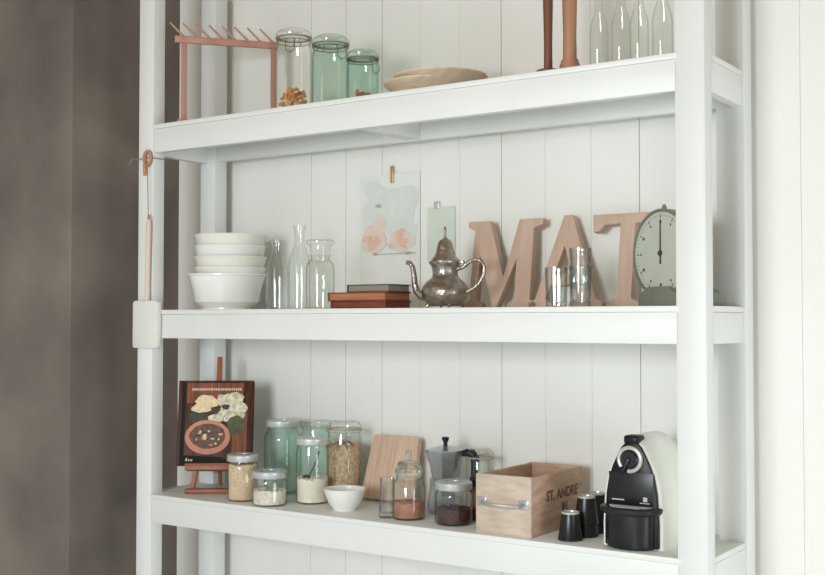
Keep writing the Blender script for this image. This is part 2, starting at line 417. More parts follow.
# ------------------------------------------------------------------ MIDDLE SHELF
# bowls
def bowl_prof(r, h, foot=.5):
    return [(0, .002), (r*foot-.006, .002), (r*foot-.004, 0), (r*foot, 0), (r*foot, .006), (r*(foot+.18), h*.22), (r*.86, h*.6), (r*.955, h-.007), (r, h-.005), (r, h), (r-.006, h), (r*.82, h*.6), (r*(foot+.12), h*.3), (r*foot*.8, .012), (0, .010)]
b = MB(); b.lathe(bowl_prof(.122, .108, .62), 64); o = b.build('serving_bowl', CERAMIC); o.location = (-1.497, .162, ZM)
tag(o, 'large wide white serving bowl at the bottom of the bowl stack on middle shelf', 'bowl', 'white bowls stacked on the middle shelf')
for i, (z, lb) in enumerate(((.052, 'lowest of the four smaller cream bowls nested in the serving bowl'), (.085, 'second from the bottom of the four smaller cream bowls'),
                 (.118, 'third from the bottom of the four smaller cream bowls'), (.151, 'topmost cream bowl of the stack on the middle shelf'))):
    b = MB(); b.lathe([(0, 0), (.052, 0), (.055, .004), (.075, .016), (.101, .042), (.1075, .070), (.1105, .073), (.1095, .076), (.1045, .073), (.094, .045), (.072, .021), (.05, .0085), (0, .008)], 56)
    o = b.build('cereal_bowl', CREAMC if i in (1, 3) else CERAMIC); o.location = (-1.484+.002*(i % 2), .162, ZM+z)
    tag(o, lb, 'bowl', 'white bowls stacked on the middle shelf')
# bottles and stoppered jar
bottle('glass_bottle', 'clear glass milk bottle with short neck beside the white bowls', (-1.230, .088, ZM), [(.028, 0), (.032, .005), (.032, .105), (.029, .125), (.018, .155), (.0155, .168), (.0155, .186), (.019, .189), (.019, .198)], GREYGL, 'clear bottles on the middle shelf')
bottle('glass_bottle', 'taller clear glass bottle with long neck behind the stoppered jar', (-1.212, .165, ZM), [(.027, 0), (.0315, .005), (.0315, .13), (.0285, .15), (.0165, .183), (.0145, .195), (.0145, .232), (.018, .235), (.018, .245)], GREYGL, 'clear bottles on the middle shelf')
t = thing('apothecary_jar', 'clear apothecary jar with wide flat glass stopper on the middle shelf', 'jar', (-1.082, .10, ZM))
b = MB(); b.lathe(shell([(.037, 0), (.0405, .006), (.0405, .115), (.037, .128), (.027, .138), (.027, .146), (.0295, .150)])); b.build('body', GREYGL, t)
b = MB(); b.lathe([(0, .132), (.022, .132), (.0265, .1515), (.028, .176), (.040, .184), (.0405, .190), (.036, .193), (0, .193)]); b.build('stopper', CLEAR, t)
# stacked books
def book(name, label, loc, w, d, h, cm, pm, rz=0, group='small books lying in a stack'):
    t = thing(name, label, 'book', loc, rz, group)
    b = MB(); b.box(-w/2, w/2, -d/2, d/2, 0, .003, bev=.001); b.box(-w/2, w/2, -d/2, d/2, h-.003, h, bev=.001)
    b.box(-w/2-.001, -w/2+.004, -d/2, d/2, 0, h, bev=.0015)
    b.build('cover', cm, t)
    b = MB(); b.box(-w/2+.004, w/2-.004, -d/2+.003, d/2-.003, .003, h-.003); b.build('pages', pm, t)
    return t
book('book', 'rust brown book at the bottom of the small stack beside the teapot', (-.916, .115, ZM), .186, .12, .020, BOOKBR2, BOOKBR, R(0))
book('book', 'red brown book in the middle of the small stack beside the teapot', (-.921, .115, ZM+.020), .190, .125, .024, BOOKBR, PAGES, R(1.5))
book('book', 'thin charcoal grey book on top of the small stack beside the teapot', (-.892, .118, ZM+.044), .142, .10, .021, GREYBK, GREYPG, R(-1))

# teapot
tp = thing('teapot', 'engraved pewter teapot with domed lid and curved spout on the middle shelf', 'teapot', (-.692, .14, ZM))
tp.scale = (1, 1, 1.05)
b = MB(); b.lathe([(0, .006), (.040, .006), (.048, .011), (.058, .022), (.0635, .038), (.0610, .052), (.050, .066), (.037, .076), (.0335, .084), (.034, .096), (.037, .106), (.043, .113), (.0435, .117), (.036, .117), (0, .116)], 48)
b.build('body', PEWTER, tp)
b = MB(); b.lathe([(0, .117), (.038, .117), (.037, .122), (.030, .130), (.0255, .138), (.0225, .150), (.0195, .163), (.0145, .171), (.006, .176), (0, .176)], 40); ld = b.build('lid', PEWTER, tp)
b = MB(); b.lathe([(0, .176), (.005, .176), (.003, .184), (.0042, .191), (.0042, .196), (.002, .204), (0, .207)], 16); b.build('finial', PEWTER, ld)
# the pot's spout points to the left, handle to the right as the camera sees it
su = Vector((math.cos(R(10)), math.sin(R(10)), 0))
def tv(u, z): return (su.x*u, su.y*u, z)
b = MB(); b.tube([tv(-.055, .030), tv(-.070, .034), tv(-.082, .044), tv(-.088, .062), tv(-.090, .085), tv(-.094, .105), tv(-.101, .116), tv(-.112, .1175)], [.013, .012, .010, .0085, .0075, .0068, .0062, .0055], 12); b.build('spout', PEWTER, tp)
b = MB(); b.tube([tv(.034, .098), tv(.052, .103), tv(.068, .115), tv(.086, .121), tv(.102, .117), tv(.111, .102), tv(.108, .080), tv(.095, .060), tv(.078, .048), tv(.060, .040)], [.0055, .0055, .005, .0048, .0048, .0048, .0048, .0048, .005, .0055], 10)
b.build('handle', PEWTER, tp)
b = MB(); b.box(.036, .054, -.007, .007, .112, .119, bev=.002, M=Matrix.Rotation(R(10), 4, 'Z')); b.build('hinge', PEWTER, tp)
for a in (45, 135, 225, 315):
    b = MB(); c, s_ = math.cos(R(a)), math.sin(R(a))
    b.tube([(.040*c, .040*s_, .014), (.047*c, .047*s_, .007), (.050*c, .050*s_, .0032)], [.005, .004, .0032], 8); b.build('foot', PEWTER, tp)

# wooden letters
def letter(ch, label, poly, loc, rx, rz=0, w=1., holes=None):
    b = MB()
    for pl in poly: b.prism(pl, 0, .026, bev=.0012)
    o = b.build('wooden_letter', LETTERW); o.location = loc; o.rotation_euler = (rx, 0, rz)
    return tag(o, label, 'letter', 'wooden letters leaning on the wall')
LH = .243
M_poly = [[(0, LH), (.064, LH), (.113, .085), (.150, LH), (.216, LH), (.216, LH-.016), (.192, LH-.026), (.192, .024), (.212, .014), (.212, 0), (.130, 0), (.130, .014), (.148, .024), (.148, .135),
           (.098, .0), (.088, 0), (.040, .150), (.037, .024), (.055, .014), (.055, 0), (0, 0), (0, .014), (.018, .024), (.020, LH-.026), (0, LH-.016)]]
A_poly = [[(.092, LH+.004), (.116, LH+.004), (.196, .024), (.214, .014), (.214, 0), (.120, 0), (.120, .014), (.142, .024), (.130, .062), (.064, .062), (.050, .024), (.072, .014), (.072, 0), (0, 0), (0, .014), (.020, .024)],
          ]
A_hole = [(.072, .088), (.122, .088), (.098, .165)]
T_poly = [[(0, LH), (.192, LH), (.192, LH-.042), (.182, LH-.042), (.166, LH-.026), (.117, LH-.026), (.117, .024), (.138, .014), (.138, 0), (.058, 0), (.058, .014), (.078, .024), (.078, LH-.026), (.034, LH-.027), (.020, LH-.044), (.004, LH-.046)]]
# the A is a bridged outline so its counter is a true hole
A_br = [(.092, LH+.004), (.116, LH+.004), (.196, .024), (.214, .014), (.214, 0), (.120, 0), (.120, .014), (.142, .024), (.130, .062), (.0975, .062), (.0975, .088), (.122, .088), (.098, .165), (.072, .088), (.0965, .088), (.0965, .062), (.064, .062), (.050, .024), (.072, .014), (.072, 0), (0, 0), (0, .014), (.020, .024)]
LY = .285; lean = R(-8)
letter('M', 'wooden letter M leaning on the wall behind the teapot', [[(x_*1.07, z_) for x_, z_ in M_poly[0]]], (-.722, LY-.01, ZM+.0005), lean)
letter('A', 'wooden letter A leaning on the wall behind the drinking glasses', [A_br], (-.520, LY-.01, ZM+.0005), lean)
letter('T', 'wooden letter T leaning on the wall behind the kitchen scale', T_poly, (-.345, LY-.01, ZM+.0005), lean)

# tumblers
def tumbler(label, loc, r0, r1, h, flutes, gl, group, name='drinking_glass'):
    b = MB(); t_ = bmesh.new()
    n = 48
    prof_o = [(r0*.9, 0), (r0, .004)]+[(r0+(r1-r0)*q/9, .006+(h-.012)*q/9) for q in range(10)]+[(r1, h)]
    prof = [(0, 0)]+prof_o+[(r1-.0025, h-.0008), (r0-.002+(r1-r0)*.6, h*.6), (r0*.86, .012), (0, .010)]
    rings = []
    for k_, (r, z) in enumerate(prof):
        cut = flutes if 3 <= k_ <= 12 else 0
        ph_ = 2*(k_ % 2) if flutes > .003 else 0
        if r < 1e-5: rings.append([t_.verts.new((0, 0, z))]); continue
        rings.append([t_.verts.new(((r-cut*((i+ph_) % 4 == 0))*math.cos(2*PI*i/n), (r-cut*((i+ph_) % 4 == 0))*math.sin(2*PI*i/n), z)) for i in range(n)])
    for a, c in zip(rings, rings[1:]):
        for i in range(n):
            j = (i+1) % n
            if len(a) == 1: t_.faces.new((a[0], c[i], c[j]))
            elif len(c) == 1: t_.faces.new((a[i], a[j], c[0]))
            else: t_.faces.new((a[i], a[j], c[j], c[i]))
    bmesh.ops.recalc_face_normals(t_, faces=t_.faces[:]); b.merge(t_)
    o = b.build(name, gl, ang=20); o.location = loc
    return tag(o, label, 'glass', group)
tumbler('short clear fluted drinking glass in front of the letter A', (-.352, .115, ZM), .025, .028, .097, .0024, CRYSTAL, 'drinking glasses on the middle shelf')
tumbler('lower cut glass of the stacked pair in front of letter A', (-.297, .135, ZM), .0245, .0275, .100, .0034, CRYSTAL, 'drinking glasses on the middle shelf')
tumbler('upper cut glass nested in another in front of letter A', (-.297, .135, ZM+.044), .0215, .0265, .100, .0034, CRYSTAL, 'drinking glasses on the middle shelf')

# kitchen scale
sc = thing('kitchen_scale', 'old grey green kitchen scale with tall round dial beside the right post', 'scale', (-.062, .145, ZM), R(-30))
b = MB(); b.prism([(-.072, 0), (.072, 0), (.066, .030), (.040, .046), (-.040, .046), (-.066, .030)], -.050, .085, bev=.004); b.build('base', SCALEG, sc)
MD = Matrix.Translation((0, -.030, .1235)) @ Matrix.Rotation(R(90), 4, 'X')
b = MB(); b.lathe([(0, -.07), (.094, -.07), (.101, -.06), (.1035, .0), (.1035, .010), (.099, .012), (.0965, .006), (0, .006)], 72, M=MD); b.build('housing', SCALEG, sc)
b = MB(); b.lathe([(0, .0062), (.0963, .0062), (.0963, .0075), (0, .0075)], 72, M=MD); dl = b.build('dial', DIALM, sc)
b = MB()
for i in range(60):
    a = 2*PI*i/60; l = .009 if i % 5 == 0 else .004; w = .0011 if i % 5 == 0 else .0005
    b.box(-w, w, .090-l, .090, .0075, .0079, M=MD @ Matrix.Rotation(a, 4, 'Z'))
for i in range(12):
    a = 2*PI*i/12
    b.box(-.0035, .0035, .070, .0765, .0075, .0079, M=MD @ Matrix.Rotation(a, 4, 'Z')) if i % 2 == 0 else b.box(-.002, .002, .071, .0765, .0075, .0079, M=MD @ Matrix.Rotation(a, 4, 'Z'))
b.build('scale_marks', INK, dl)
b = MB(); b.prism([(-.0025, -.025), (.0025, -.025), (.0012, .078), (-.0012, .078)], 0, .0012, M=MD @ Matrix.Translation((0, 0, .0095)) @ Matrix.Rotation(R(-90), 4, 'X')); b.build('needle', INK, sc)
b = MB(); b.lathe([(0, .0075), (.006, .0075), (.006, .012), (0, .013)], 20, M=MD); b.build('hub', INK, sc)
b = MB(); b.lathe([(0, .222), (.006, .222), (.006, .232), (.004, .234), (.004, .238), (0, .238)], 20, c=(-.008, -.02)); b.build('platform_pin', SCALEG, sc)

# papers on the plank wall
def sheet(name, label, cat, x0, x1, z0, z1, m, y=WY):
    t = thing(name, label, cat, ((x0+x1)/2, y-.001, z0))
    w, h = x1-x0, z1-z0
    b = MB(); n = 8
    tb = bmesh.new(); g = []
    for i in range(n+1):
        row = []
        for j in range(n+1):
            u, v = i/n, j/n
            row.append((u, v, -.002-.0008*(abs(2*u-1)**2)*(1-v)-.0004*math.sin(3*u+4*v)**2))
        g.append(row)
    fr = [[tb.verts.new(((u-.5)*w, y_-.0006, v*h)) for u, v, y_ in row] for row in g]
    bk = [[tb.verts.new(((u-.5)*w, y_, v*h)) for u, v, y_ in row] for row in g]
    for i in range(n):
        for j in range(n):
            tb.faces.new((fr[i][j], fr[i+1][j], fr[i+1][j+1], fr[i][j+1])); tb.faces.new((bk[i][j], bk[i][j+1], bk[i+1][j+1], bk[i+1][j]))
    for i in range(n):
        tb.faces.new((fr[i][0], bk[i][0], bk[i+1][0], fr[i+1][0])); tb.faces.new((fr[i][n], fr[i+1][n], bk[i+1][n], bk[i][n]))
        tb.faces.new((fr[0][i], fr[0][i+1], bk[0][i+1], bk[0][i])); tb.faces.new((fr[n][i], bk[n][i], bk[n][i+1], fr[n][i+1]))
    b.merge(tb); b.build('paper', m, t)
    return t, w, h
t, w, h = sheet('watercolour_print', 'large watercolour sheet with pink and coral blossoms pinned to the plank wall', 'picture', -1.137, -.918, 1.50, 1.838, PAPER)
rnd = random.Random(4)
def blob(bm_, cx, cz, rx, rzz, y, seed, n=22, wob=.25):
    q = random.Random(seed); ph = [q.uniform(0, 6.28) for _ in range(3)]
    pts = []
    for i in range(n):
        a = 2*PI*i/n; k = 1+wob*(.5*math.sin(2*a+ph[0])+.3*math.sin(3*a+ph[1])+.3*math.sin(5*a+ph[2]))
        pts.append((cx+rx*k*math.cos(a), cz+rzz*k*math.sin(a)))
    bm_.prism(pts, y+.0064, y+.0068)
b = MB(); blob(b, .01, .23, .088, .075, -.0108, 1, wob=.3); blob(b, -.06, .19, .036, .08, -.0111, 2); blob(b, .06, .16, .035, .04, -.0113, 8); blob(b, -.05, .29, .04, .03, -.0112, 9); b.build('wash', WASHG, t)
b = MB(); blob(b, -.055, .145, .040, .05, -.0115, 3); blob(b, .045, .135, .042, .035, -.0115, 4); blob(b, -.03, .192, .022, .022, -.0117, 5, wob=.12); b.build('wash', WASHP, t)
b = MB()
for i in range(11):
    cx = rnd.choice((-.045, .035))+rnd.gauss(0, .018); cz = .125+rnd.gauss(0, .016)
    blob(b, cx, cz, rnd.uniform(.008, .017), rnd.uniform(.006, .013), -.0119-i*.0001, 20+i, wob=.5)
b.build('blossom', WASHR, t)
b = MB(); b.box(-.06, .098, -.0061, -.0055, .098, .1003); blob(b, -.05, .1, .008, .005, -.0126, 61); blob(b, .07, .1, .012, .004, -.0126, 62); b.build('pencil_line', PENCIL, t)
b = MB(); blob(b, -.038, .243, .010, .006, -.0125, 60); b.build('pencil_mark', PENCIL, t)
b = MB(); b.box(.006, .018, -.0085, -.001, h-.030, h+.022, bev=.003); b.build('clip', BRASS, t)
t, w, h = sheet('paper_note', 'small pale green paper note pinned to the wall above the teapot', 'note', -.892, -.798, 1.575, 1.729, PAPERG)
b = MB(); b.box(-.022, -.004, -.007, -.001, h-.006, h+.016, bev=.002); b.build('clip', TINLID, t)

# paddle hanging on the left post
pd = thing('wooden_paddle', 'white bladed kitchen paddle with peach wooden handle hanging on the left post', 'paddle', (-1.656, -.012, 1.32))
b = MB(); b.prism([(-.050, .0), (.046, 0), (.050, .006), (.053, .136), (.044, .143), (-.046, .143), (-.055, .136), (-.055, .006)], -.009, .009, bev=.003); b.build('blade', ENAMEL, pd)
b = MB(); b.tube([(0, 0, .143), (.001, 0, .20), (.004, 0, .375), (.005, 0, .386)], [.0085, .0075, .0085, .006], 12); b.build('handle', HANDLEW, pd)
b = MB()
b.tube([(.005+.004*math.cos(a), -.0005, .390+.009*math.sin(a)) for a in [2*PI*i/14 for i in range(14)]], .0022, 8, closed=True); b.build('ring', LEATHER, pd)
b = MB(); b.tube([(.005, -.0035, .397), (.0035, -.004, .47), (.001, -.004, .555)], .0014, 6); b.build('cord', TWINE, pd)
lp = thing('leather_loop', 'tan leather loop tied with twine around the left post', 'loop', (-1.664, -.006, 1.862))
b = MB(); b.tube([(.014*math.cos(a), -.002, .030+.021*math.sin(a)) for a in [2*PI*i/20 for i in range(20)]], .0052, 8, closed=True); b.box(-.016, -.006, -.006, .002, -.022, .024, bev=.002); b.build('strap', LEATHER, lp)
b = MB(); z = .030
pts = [(-.050, .004, z), (-.050, .055, z), (.021, .055, z), (.021, .003, z), (.010, -.004, z+.002), (-.012, -.004, z+.001)]
b.tube(pts+[pts[0]], .0016, 6); b.tube([(-.048, .003, z), (-.062, -.002, z+.004), (-.072, -.004, z-.006), (-.076, -.004, z-.014)], .0016, 6); b.build('twine', TWINE, lp)

# ------------------------------------------------------------------ LOWER SHELF
# easel with cookbook, turned toward the room
EA = R(36)
ez = thing('book_easel', 'small mahogany table easel holding a cookbook on the lower shelf', 'easel', (-1.506, .124, ZL), EA)
LEAN = R(-13)
ML = Matrix.Translation((0, 0, .012)) @ Matrix.Rotation(LEAN, 4, 'X')
for sx in (-1, 1):
    b = MB(); b.box(-.007, .007, -.006, .006, -.004, .30, bev=.0015, M=Matrix.Translation((sx*.068, .008, 0)) @ ML @ Matrix.Rotation(R(-sx*8), 4, 'Y')); b.build('leg', EASELW, ez)
b = MB(); b.box(-.008, .008, .004, .014, .05, .406, bev=.002, M=ML); b.build('mast', EASELW, ez)
b = MB(); b.box(-.088, .088, -.030, .012, .054, .068, bev=.002, M=ML); b.box(-.088, .088, -.034, -.028, .054, .074, bev=.001, M=ML); b.build('ledge', EASELW, ez)
b = MB(); b.box(-.088, .088, -.020, .006, 0, .014, bev=.003); b.build('crossbar', EASELW, ez)
b = MB(); b.tube([(0, .07, .30), (0, .118, .006)], .006, 8); b.build('strut', EASELW, ez)
# cookbook
bk = bpy.data.objects.new('cookbook', None); COL.objects.link(bk)
MBK = Matrix.Translation((-1.506, .124, ZL)) @ Matrix.Rotation(EA, 4, 'Z') @ ML @ Matrix.Translation((-.002, -.0005, .0685))
bk.matrix_world = MBK
tag(bk, 'cookbook with a bowl of stew and cauliflower on the cover standing on the easel', 'book')
W2, HB = .113, .257
b = MB(); b.box(-W2, W2, -.0262, -.0235, 0, HB, bev=.0008); b.box(-W2, W2, -.0027, 0, 0, HB, bev=.0008); b.box(-W2-.0012, -W2+.002, -.0262, 0, 0, HB, bev=.0008)
b.build('cover', COVER, bk)
b = MB(); b.box(-W2+.003, W2-.004, -.0235, -.0027, .003, HB-.003); b.build('pages', PAGES, bk)
FY = -.0262
def pr(bm_, pts, lv): bm_.prism(pts, FY-.0003*lv, FY-.0003*(lv-1))
def disc(bm_, cx, cz, rx, rz_, lv, seed=0, wob=0., n=30):
    q = random.Random(seed); ph = [q.uniform(0, 6.28) for _ in range(3)]
    pr(bm_, [(cx+rx*(1+wob*(math.sin(3*a+ph[0])*.5+math.sin(5*a+ph[1])*.4+math.sin(8*a+ph[2])*.3))*math.cos(a), cz+rz_*(1+wob*(math.sin(3*a+ph[0])*.5+math.sin(5*a+ph[1])*.4+math.sin(8*a+ph[2])*.3))*math.sin(a)) for a in [2*PI*i/n for i in range(n)]], lv)
b = MB()
b.idx = 0; pr(b, [(-.088, .188), (.082, .188), (.082, .249), (-.088, .249)], 1); pr(b, [(.052, .03), (.096, .02), (.096, .18), (.05, .18)], 1)
b.idx = 1; pr(b, [(-.104, 0), (-.092, 0), (-.092, .25), (-.104, .25)], 1); pr(b, [(-.092, 0), (.06, 0), (.02, .024), (-.092, .030)], 1)
b.idx = 2
for cx, cz, rx, rz_, sd in ((.045, .185, .034, .030, 1), (.068, .165, .026, .028, 2), (.022, .196, .022, .018, 3), (.060, .205, .022, .016, 4), (.03, .162, .028, .014, 5), (.0, .142, .026, .012, 6), (.042, .140, .02, .01, 7)):
    disc(b, cx, cz, rx, rz_, 2+sd*.1, sd, .16)
b.idx = 3
for cx, cz, rx, rz_, sd in ((-.030, .196, .032, .016, 11), (-.044, .172, .030, .014, 12), (-.014, .184, .02, .01, 13)): disc(b, cx, cz, rx, rz_, 3+.1*(sd-10), sd, .12)
b.idx = 4
for cx, cz, rx, rz_, sd in ((-.052, .143, .030, .017, 21), (.0, .165, .014, .009, 22), (.03, .176, .012, .008, 23)): disc(b, cx, cz, rx, rz_, 4+.1*(sd-20), sd, .2)
b.idx = 5; disc(b, .062, .118, .026, .032, 4.5, 31, .08)
b.idx = 6; disc(b, -.022, .084, .068, .052, 5, 0, 0, 40)
b.idx = 7; disc(b, -.022, .087, .054, .038, 6, 0, .03, 40)
rr = random.Random(9)
for i in range(26):
    a = rr.uniform(0, 6.28); q = math.sqrt(rr.random())*.9
    b.idx = rr.choice((2, 4, 6, 3, 5)); disc(b, -.022+.048*q*math.cos(a), .087+.032*q*math.sin(a), rr.uniform(.003, .007), rr.uniform(.002, .005), 7+i*.05, i, .2, 10)
b.idx = 8
xx = -.080
while xx < .074:                      # the title line, too small to read
    wl = rr.uniform(.0035, .0065)
    pr(b, [(xx, .226), (xx+wl, .226), (xx+wl, .2335), (xx, .2335)], 2.6) if rr.random() > .16 else None
    xx += wl+.0018
for i in range(3): pr(b, [(-.086+i*.008, .012), (-.081+i*.008, .012), (-.081+i*.008, .018+.006*(i == 0)), (-.086+i*.008, .018)], 2.6)
b.build('cover_print', [COVERW, SPINE, CAULI, CREAMP, LEAF, OLIVE, TERRA, STEW, LETTERP], bk)

JL = 'storage jars on the lower shelf'
jar('storage_jar', 'small jar of beige grain with pale tin lid in front of the cookbook', (-1.345, .072, ZL), .0445, .133, CLEAR, 'tin', JL, neck=.9)
fill('grain', 'beige grain filling the small jar in front of the cookbook', (-1.345, .072, ZL), .0415, .0045, .104, RICE, 'grain', .002, 2)
jar('storage_jar', 'squat clear jar of white beans with a flat lid at front of lower shelf', (-1.223, .050, ZL), .050, .097, CLEAR, 'tin', JL, neck=.84)
fill('beans', 'white beans at the bottom of the squat clear jar', (-1.223, .050, ZL), .046, .0045, .042, SUGAR, 'beans', .004, 3)
jar('storage_jar', 'large aqua glass jar with lid standing behind the small jars', (-1.338, .238, ZL), .056, .220, AQUAD, 'tin', JL, neck=.78)
jar('storage_jar', 'clear jar with cream flour and a scoop behind the white bowl', (-1.150, .150, ZL), .0475, .186, CLEAR, 'tin', JL, neck=.92)
fill('flour', 'cream flour filling the lower half of the scoop jar', (-1.150, .150, ZL), .0440, .0045, .070, FLOUR, 'flour', .004, 4)
s = thing('flour_scoop', 'small dark scoop stuck in the flour jar', 'scoop', (-1.150, .150, ZL+.068))
b = MB(); b.ball((-.006, -.018, .006), .014, (1, .8, .5)); b.build('bowl', BLACKM, s)
b = MB(); b.tube([(0, -.015, .008), (.014, -.010, .035), (.026, .0, .080)], .0026, 7); b.build('handle', WIRE, s)
jar('storage_jar', 'pale aqua jar standing behind the flour jar near the wall', (-1.236, .270, ZL), .046, .220, AQUA, 'tin', JL, neck=.88, lidmat=GREYGL)
jar('storage_jar', 'large clear jar of brown grain with glass lid beside the cutting board', (-1.122, .262, ZL), .0525, .226, CLEAR, 'glass', JL, neck=.9)
fill('grain', 'brown grain filling the large jar beside the cutting board', (-1.122, .262, ZL), .0495, .0045, .150, OATS, 'grain', .012, 5)
b = MB(); b.lathe([(0, .002), (.028, .002), (.029, 0), (.032, 0), (.033, .004), (.045, .020), (.053, .040), (.0585, .057), (.0575, .059), (.055, .057), (.052, .042), (.040, .020), (.028, .008), (0, .007)], 48)
o = b.build('small_bowl', CERAMIC); o.location = (-.996, .103, ZL); tag(o, 'small white bowl in front of the cutting board', 'bowl')

# cutting board leaning on the wall
cb = thing('cutting_board', 'pale beech cutting board leaning on the wall between jars and moka pot', 'board', (-.976, .272, ZL), R(0))
hbd = .187
A0 = math.atan2(.083, .19)
b = MB(); b.prism([(-.088, 0), (.094, 0), (.080, hbd-.006), (.075, hbd), (-.075, hbd), (-.080, hbd-.006)], -.010, .010, bev=.003, M=Matrix.Translation((0, 0, .0045)) @ Matrix.Rotation(-R(17), 4, 'X')); b.build('board', BOARDW, cb)

# stoppered jar with copper coloured tea, small glass
t = thing('stoppered_jar', 'clear glass jar with domed stopper and copper coloured contents', 'jar', (-.772, .088, ZL))
b = MB(); b.lathe(shell([(.040, 0), (.044, .006), (.044, .082), (.040, .096), (.0335, .104), (.0335, .112), (.036, .116)])); b.build('body', CLEARD, t)
b = MB(); b.lathe([(0, .108), (.030, .108), (.0315, .1165), (.038, .120), (.0375, .124), (.031, .138), (.028, .147), (.026, .149), (0, .147)]); b.lathe([(.0, .147), (.006, .148), (.0055, .155), (.0085, .163), (.0085, .173), (.005, .179), (0, .180)], 20); b.build('stopper', CUTG, t)
fill('loose_tea', 'copper coloured loose tea in the jar with the domed stopper', (-.772, .088, ZL), .0405, .0045, .044, COPPERT, 'tea', .004, 6)
tumbler('small fluted shot glass standing left of the domed stopper jar', (-.828, .068, ZL), .022, .019, .104, .0024, CRYSTAL, None, 'shot_glass')
t = jar('tea_jar', 'squat glass jar of dark red tea with pale lid beside the crate', (-.633, .088, ZL), .0485, .108, CLEARD, 'tin', None, False, .86)
fill('loose_tea', 'dark red loose tea in the squat jar beside the crate', (-.633, .090, ZL), .0440, .0045, .040, TEA, 'tea', .004, 7)

# moka pot
mk = thing('moka_pot', 'aluminium moka pot with black knob and handle behind the tea jars', 'coffee pot', (-.748, .228, ZL), R(20))
b = MB(); b.lathe([(0, 0), (.048, 0), (.0495, .004), (.0495, .012), (.042, .070), (.040, .076), (0, .076)], 8); b.build('boiler', ALU, mk, ang=20)
b = MB(); b.lathe([(.0, .076), (.041, .076), (.042, .088), (.038, .092), (.036, .096), (.049, .163), (.0495, .168), (.047, .168), (.035, .1), (0, .1)], 8); b.tube([(-.038, 0, .138), (-.048, 0, .154), (-.055, 0, .166)], [.008, .007, .004], 8); b.build('pot', ALU, mk, ang=20)
b = MB(); b.lathe([(0, .168), (.050, .168), (.050, .171), (.012, .182), (0, .183)], 8); ld = b.build('lid', ALU, mk, ang=20)
b = MB(); b.lathe([(0, .183), (.006, .183), (.005, .190), (.0095, .199), (.0095, .205), (0, .207)], 12); b.build('knob', BLACK, ld)
b = MB(); b.tube([(.044, 0, .160), (.056, 0, .165), (.070, 0, .163), (.078, 0, .150), (.077, 0, .122), (.074, 0, .098)], [.007, .010, .012, .012, .010, .008], 10); b.build('handle', BLACK, mk)
mk.scale = (1.05, 1.05, .985)
# glass jar half hidden behind the crate
jar('storage_jar', 'clear glass jar half hidden behind the wooden crate', (-.664, .268, ZL), .038, .174, CLEAR, 'glass', JL, neck=.92)

t = thing('tin_canister', 'narrow dark brown tin canister between the tea jar and the crate', 'canister', (-.610, .172, ZL))
b = MB(); b.lathe([(0, 0), (.021, 0), (.0225, .0015), (.0225, .088), (0, .088)], 36); b.build('body', WALNUT, t)
b = MB(); b.lathe([(0, .0882), (.0235, .0882), (.0235, .108), (.021, .111), (0, .112)], 36); b.build('lid', BLACKM, t)
# crate
cr = thing('wooden_crate', 'worn open wooden crate with steel handle and stencilled side', 'crate', (-.4475, .156, ZL))
cw, cd, ch, th = .0765, .139, .1445, .011
b = MB(); b.box(-cw, cw, -cd, -cd+th, 0, ch, bev=.0015); b.build('front_panel', CRATEF, cr, 'weathered grey beige front panel')
b = MB(); b.box(-cw, cw, cd-th, cd, 0, ch, bev=.0015); b.build('back_panel', CRATEW, cr)
for sx in (-1, 1):
    b = MB(); b.box(min(sx*cw, sx*(cw-th)), max(sx*cw, sx*(cw-th)), -cd+th, cd-th, 0, ch-.002, bev=.0015); o = b.build('side_panel', CRATEW, cr)
    if sx == 1:
        MT = Matrix.Translation((cw+.0003, .024, .078)) @ Matrix.Rotation(R(90), 4, 'Z') @ Matrix.Rotation(R(90), 4, 'X')
        text_mesh('ST. ANDRE', .035, 'stencil', STENCIL, o, MT, bold=.0012)
        text_mesh('IN', .030, 'stencil', STENCIL, o, Matrix.Translation((0, .012, -.034)) @ MT, bold=.0014)
b = MB(); b.box(-cw+th, cw-th, -cd+th, cd-th, 0, .008); b.build('bottom', CRATEW, cr)
b = MB(); yy = -cd
for sx in (-1, 1): b.box(sx*.058-.012, sx*.058+.012, yy-.003, yy, .066, .088, bev=.001)
b.tube([(-.056, yy-.003, .078), (-.050, yy-.014, .076), (-.03, yy-.017, .073), (.03, yy-.017, .073), (.050, yy-.014, .076), (.056, yy-.003, .078)], [.004, .0048, .0052, .0052, .0048, .004], 10); b.build('handle', STEEL, cr)

# upturned black cups
def cup(label, loc):
    t = thing('espresso_cup', label, 'cup', loc, 0, 'black espresso cups by the coffee machine')
    b = MB(); b.lathe([(.0285, 0), (.030, .0015), (.030, .004), (.0285, .006), (.0215, .062), (.0205, .0625), (.0200, .060), (.0268, .004), (.0268, 0), (.0285, 0)], 36); b.build('wall', CUPBLK, t)
    b = MB(); b.lathe([(0, .058), (.0202, .058), (.0216, .0622), (.0216, .0665), (.0195, .0665), (.0190, .0625), (0, .0620)], 36); b.build('foot_ring', SILVER, t)
cup('black upturned espresso cup standing alone in front of the stack', (-.289, .060, ZL))
cup('lower black upturned cup of the front stack beside the crate', (-.279, .125, ZL))
cup('upper black upturned cup of the front stack beside the crate', (-.279, .125, ZL+.030))
cup('lower black upturned cup of the rear stack beside the coffee machine', (-.283, .190, ZL))
cup('upper black upturned cup of the rear stack beside the coffee machine', (-.283, .190, ZL+.030))

